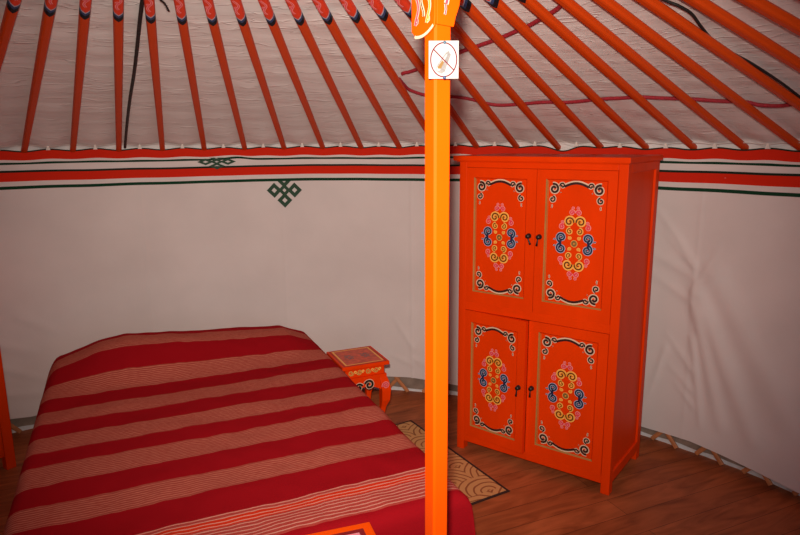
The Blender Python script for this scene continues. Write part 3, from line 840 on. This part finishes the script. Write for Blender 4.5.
# ------------------------------------------------------------------ nightstand beside the bed
def kang_leg(mb, x, y, sx, sy, z1, zb=0.0):
    prof = [(0, .0, .012), (.012, -.004, .015), (.05, -.012, .012), (.12, -.012, .012), (.19, -.004, .015), (.23, .004, .023), (.29, .006, .026), (.335, .000, .024), (z1, -.008, .018)]
    rings = []
    for z, off, h_ in prof:
        z = max(z, zb)
        cx_, cy_ = x + sx * off, y + sy * off
        rings.append([(cx_ - h_, cy_ - h_, z), (cx_ + h_, cy_ - h_, z), (cx_ + h_, cy_ + h_, z), (cx_ - h_, cy_ + h_, z)])
    mb.loft(rings)
NSW, NSD, NSH = .262, .280, .45
ns_c = Vector((-.171, 3.459, 0)) * .5 + Vector((-.171, 3.459, 0)) * .5 - NB * NSW / 2 + UB * NSD / 2
stand = thing('nightstand', 'small orange painted stool-like nightstand right of the head of the bed', 'nightstand', (ns_c.x, ns_c.y, 0), BZ)
hw, hd_ = NSW / 2, NSD / 2
mb = MB(); mb.box(-hw, hw, -hd_, hd_, NSH - .020, NSH); top = mb.build('top', M_cab, stand, bevel=.003)
def rect_line(mb, hx, hy, w, z, mi):
    for a, b_, c, d in ((-hx, hx, -hy, -hy + w), (-hx, hx, hy - w, hy), (-hx, -hx + w, -hy + w, hy - w), (hx - w, hx, -hy + w, hy - w)):
        mb.add([(a, c, z), (b_, c, z), (b_, d, z), (a, d, z)], [(0, 1, 2, 3)], mi)
mb = MB(); z = NSH + .0004
mb.add([(-hw + .034, -hd_ + .030, z), (hw - .034, -hd_ + .030, z), (hw - .034, hd_ - .030, z), (-hw + .034, hd_ - .030, z)], [(0, 1, 2, 3)], 1)
rect_line(mb, hw - .024, hd_ - .020, .009, z + .0004, 0); rect_line(mb, hw - .014, hd_ - .010, .003, z, 2)
for cx_ in (-.045, .045):
    for a in range(0, 360, 60):
        for rr_, mi in ((.018, 3),):
            pts = spiral(cx_ + .016 * cos(rad(a)), .0 + .024 * sin(rad(a)), .010, a, 1, 1.0, .3)
            vs = []; n_ = len(pts); w_ = .005
            for i in range(n_):
                p = pts[i]; q = pts[min(i + 1, n_ - 1)]; r0_ = pts[max(i - 1, 0)]; dx, dy = q[0] - r0_[0], q[1] - r0_[1]; dd = math.hypot(dx, dy) or 1
                vs += [(p[0] - dy / dd * w_ / 2, p[1] + dx / dd * w_ / 2, z + .0006), (p[0] + dy / dd * w_ / 2, p[1] - dx / dd * w_ / 2, z + .0006)]
            mb.add(vs, [(2 * i, 2 * i + 1, 2 * i + 3, 2 * i + 2) for i in range(n_ - 1)], mi)
mb.build('painted_panel', [M_yellow, M_standred, M_brown, M_greyblue], top, fix=False)['label'] = 'red painted field with yellow border and two grey-blue knots'
mb = MB(); wi = hw - .022; di = hd_ - .022
mb.box(-wi, wi, -di, di, NSH - .072, NSH - .020); waist = mb.build('waist', M_cab, stand, bevel=.002)
def flat_strokes(mb, items, y, axis='front'):
    for pts, w_, cols in items:
        for i, (c, k) in enumerate(cols): mb.ribbon(pts, w_ * k, y - .0004 * i, c)
mb = MB(); items = []
zc = NSH - .045
for i, x0 in enumerate((-.078, -.032, .018, .062)):
    d_ = 1 if i % 2 else -1
    items.append((spiral(x0, zc, .015, 90 + 90 * d_, d_, 1.3, .25), .0062, ((0, 1), (1, .35))))
    items.append((spiral(x0 + .022, zc + .003, .008, 270, -d_, 1.0, .3), .005, ((0, 1),)))
flat_strokes(mb, items, -di - .0006); mb.build('painted_scroll', [M_yellow, M_brown], waist, fix=False)['label'] = 'yellow scroll band'
# aprons with an arched lower edge, bulging past the waist
def apron_outline(h_):
    out = [(-h_, NSH - .072), (-h_, NSH - .20)]
    for t in range(13):
        x_ = -h_ + .020 + (2 * h_ - .04) * t / 12
        out.append((x_, NSH - .175 + .045 * sin(PI * t / 12) ** .6 - .010 * cos(PI * t / 6 * 2) * 0))
    out += [(h_, NSH - .20), (h_, NSH - .072)]
    return out
front_y = -hd_ + .012
mb = MB(); mb.prism(apron_outline(hw - .012), front_y, front_y + .014); af = mb.build('apron', M_cab, stand, bevel=.002)
mb = MB(); mb.prism(apron_outline(hw - .012), -front_y - .014, -front_y); mb.build('apron', M_cab, stand, bevel=.002)
for sx in (-1, 1):
    mb = MB(); Mx = Matrix.Rotation(PI / 2 * sx, 4, 'Z'); mb.prism(apron_outline(hd_ - .028), -hw + .012, -hw + .026, 0, Mx)
    mb.build('apron', M_cab, stand, bevel=.002)
mb = MB(); zc = NSH - .122
its = [(spiral(-.040, zc - .006, .022, 20, 1, 1.2, .25), .018, ((0, 1), (2, .62))), (spiral(.018, zc + .002, .026, 160, -1, 1.2, .25), .019, ((0, 1), (2, .64))),
        (spiral(-.098, zc + .010, .020, -20, 1, 1.4, .2), .011, ((1, 1), (3, .6)))]
flat_strokes(mb, its, front_y - .0006); mb.build('painted_scroll', [M_cream, M_palepink, M_black, M_pink], af, fix=False)['label'] = 'black and pink scrolls with pale outlines'
for sx in (-1, 1):
    for sy in (-1, 1):
        mb = MB(); kang_leg(mb, sx * (hw - .026), sy * (hd_ - .026), sx, sy, NSH - .075, .0085 if sy < 0 else 0.0)
        lg = mb.build('leg', M_cab, stand, bevel=.003)
        if sx > 0 and sy < 0:
            mb = MB(); flat_strokes(mb, [(spiral(sx * (hw - .026), NSH - .130, .018, 200, -1, 1.3, .2), .013, ((0, 1), (1, .6)))], -hd_ - .0075)
            mb.build('painted_scroll', [M_palepink, M_pink], lg, fix=False)['label'] = 'pink scroll with pale outline'

# ------------------------------------------------------------------ rug
RW, RL = .60, 1.12
ru = Vector((.5, -.865, 0)).normalized(); rn = Vector((-ru.y, ru.x, 0))
corner = Vector((.498, 2.672, 0))
rc = corner - ru * RL / 2 - rn * RW / 2
# right edge only runs to the far visible corner
M_rug = rug_material(RW, RL * .8)
RL2 = .88; rc = corner - ru * RL2 / 2 - rn * RW / 2
M_rug = rug_material(RW, RL2)
mb = MB(); nx, ny = 18, 22
for side, z in ((0, .007), (1, .0008)):
    pass
vs = []; fs = []
for i in range(nx + 1):
    for j in range(ny + 1):
        x_ = -RW / 2 + RW * i / nx; y_ = -RL2 / 2 + RL2 * j / ny
        vs.append((x_, y_, .006 + .0012 * noise.noise(Vector((x_ * 8, y_ * 8, 0)))))
for i in range(nx):
    for j in range(ny): a = i * (ny + 1) + j; fs.append((a, a + ny + 1, a + ny + 2, a + 1))
mb.add(vs, fs); rug = mb.build('rug', M_rug, fix=False, loc=(rc.x, rc.y, 0)); rug.rotation_euler = (0, 0, math.atan2(rn.y, rn.x))
sd = rug.modifiers.new('thick', 'SOLIDIFY'); sd.thickness = .004; sd.offset = -1
tag(rug, 'tan rug with brown curling fan pattern and dark edge, between bed and cabinet', 'rug')

# ------------------------------------------------------------------ painted table at the foot of the bed
TZ = .68
tyaw = math.atan2(.045, .133)
tu = Vector((cos(tyaw), sin(tyaw), 0)); tv = Vector((-sin(tyaw), cos(tyaw), 0))
TW, TD = .52, .34
fr = Vector((-.080, 1.410, 0))
tc_ = fr - tu * TW / 2 - tv * TD / 2
tab = thing('painted_table', 'orange painted table with lilac-pink panel, only a corner showing at the bottom edge', 'table', (tc_.x, tc_.y, 0), tyaw)
mb = MB(); mb.box(-TW / 2, TW / 2, -TD / 2, TD / 2, TZ - .024, TZ); tt = mb.build('tabletop', M_post, tab, bevel=.003)
mb = MB(); z = TZ + .0005; hx, hy = TW / 2, TD / 2
mb.add([(-hx + .036, -hy + .036, z), (hx - .036, -hy + .036, z), (hx - .036, hy - .036, z), (-hx + .036, hy - .036, z)], [(0, 1, 2, 3)], 1)
rect_line(mb, hx - .023, hy - .023, .013, z, 0)
mb.build('painted_panel', [M_tablered, M_tablepink], tt, fix=False)['label'] = 'lilac-pink painted panel with a dark red line around it'
mb = MB(); mb.box(-hx + .03, hx - .03, -hy + .03, -hy + .045, TZ - .10, TZ - .024); mb.box(-hx + .03, hx - .03, hy - .045, hy - .03, TZ - .10, TZ - .024)
mb.box(-hx + .03, -hx + .045, -hy + .045, hy - .045, TZ - .10, TZ - .024); mb.box(hx - .045, hx - .03, -hy + .045, hy - .045, TZ - .10, TZ - .024)
mb.build('apron', M_post, tab)
for sx in (-1, 1):
    for sy in (-1, 1):
        x_, y_ = sx * (hx - .047), sy * (hy - .047); mb = MB()
        mb.loft([[(x_ - h_, y_ - h_, z_), (x_ + h_, y_ - h_, z_), (x_ + h_, y_ + h_, z_), (x_ - h_, y_ + h_, z_)] for z_, h_ in ((0, .012), (.3, .015), (TZ - .024, .017))])
        mb.build('leg', M_post, tab, bevel=.002)

# ------------------------------------------------------------------ orange cabinet at the left edge
na = rad(145); tl = Vector((-sin(na), cos(na), 0)); nin = Vector((-cos(na), -sin(na), 0))
corner = Vector((-1.935, 2.945, 0))
lc = thing('wall_cabinet', 'orange wooden cabinet at the left edge of the photo, only its corner post showing', 'cabinet', tuple(corner), math.atan2(-tl.y, -tl.x))
# local x runs to the right (corner at 0, cabinet in negative x), local y away from the room centre
WL, DL, HL = .70, .27, 1.12
mb = MB()
for x0 in (-.045, -WL):
    for y0 in (0, DL - .045): mb.box(x0, x0 + .045, y0, y0 + .045, 0, HL)
mb.box(-WL + .045, -.045, .008, .024, .07, HL - .002); mb.box(-WL + .03, -.03, DL - .025, DL - .01, .07, HL - .002)
for x0 in (-WL + .008, -.024): mb.box(x0, x0 + .016, .045, DL - .045, .07, HL - .002)
mb.box(-WL + .01, -.01, .01, DL - .01, .07, .085)
mb.build('body', M_cab, lc, bevel=.002)
mb = MB(); mb.box(-WL - .012, .012, -.012, DL + .006, HL, HL + .022); mb.build('top', M_cab, lc, bevel=.002)
for x0, x1 in ((-WL + .05, -WL / 2 - .001), (-WL / 2 + .001, -.05)):
    mb = MB(); mb.box(x0, x1, -.004, .008, .09, HL - .03); mb.box(x0 + .04, x1 - .04, -.010, -.004, .14, HL - .08); d_ = mb.build('door', M_cab, lc, bevel=.002)
    hx_ = x1 - .02 if x0 < -WL / 2 - .05 and x1 < -WL / 2 + .01 else x0 + .02
    mb = MB(); mb.lathe([(.010, 0), (.006, .006), (.010, .014), (.0001, .018)], 14, 0, Matrix.Translation((hx_, -.004, .6)) @ Matrix.Rotation(PI / 2, 4, 'X'))
    mb.build('handle', M_black, d_, smooth=True)

# ------------------------------------------------------------------ light
def look(o, p, target):
    o.location = p; d = (Vector(target) - Vector(p)).normalized(); o.rotation_euler = d.to_track_quat('-Z', 'Y').to_euler()
fl = bpy.data.lights.new('camera_flash', 'SPOT'); fl.energy = 298; fl.color = (1, .83, .715); fl.shadow_soft_size = .022
fl.spot_size = rad(83); fl.spot_blend = 1
fo = bpy.data.objects.new('camera_flash', fl); C.objects.link(fo); look(fo, (-.022, .0, 1.72), (-.08, 3.5, 1.13))

dl = bpy.data.lights.new('doorway_daylight', 'AREA'); dl.shape = 'RECTANGLE'; dl.size = .8; dl.size_y = 1.2; dl.energy = 11; dl.color = (.72, .86, 1)
do = bpy.data.objects.new('doorway_daylight', dl); C.objects.link(do); look(do, (1.35, -.45, .95), (1.6, 2.6, .9))
w = bpy.data.worlds.new('daylight'); bpy.context.scene.world = w; w.use_nodes = True
nt = w.node_tree; bg = nt.nodes['Background']
bg.inputs['Color'].default_value = (.82, .9, 1, 1); bg.inputs['Strength'].default_value = 1.0

# ------------------------------------------------------------------ camera
cam = bpy.data.cameras.new('camera'); cam.sensor_fit = 'HORIZONTAL'; cam.sensor_width = 36
f_px, pitch, roll = 637.3223, .1996, -.0084
cam.lens = f_px / 800 * 36; cam.clip_start = .02
co = bpy.data.objects.new('camera', cam); C.objects.link(co)
F = Vector((0, cos(pitch), -sin(pitch))); U = Vector((0, sin(pitch), cos(pitch))); X = Vector((1, 0, 0))
X2 = X * cos(roll) + U * sin(roll); U2 = -X * sin(roll) + U * cos(roll)
Mx = Matrix((X2, U2, -F)).transposed().to_4x4(); Mx.translation = Vector((0, 0, H_EYE)); co.matrix_world = Mx
sc = bpy.context.scene; sc.camera = co
sc.view_settings.view_transform = 'Standard'; sc.view_settings.look = 'None'; sc.view_settings.gamma = 1
sc.view_settings.use_curve_mapping = False; sc.view_settings.exposure = 0
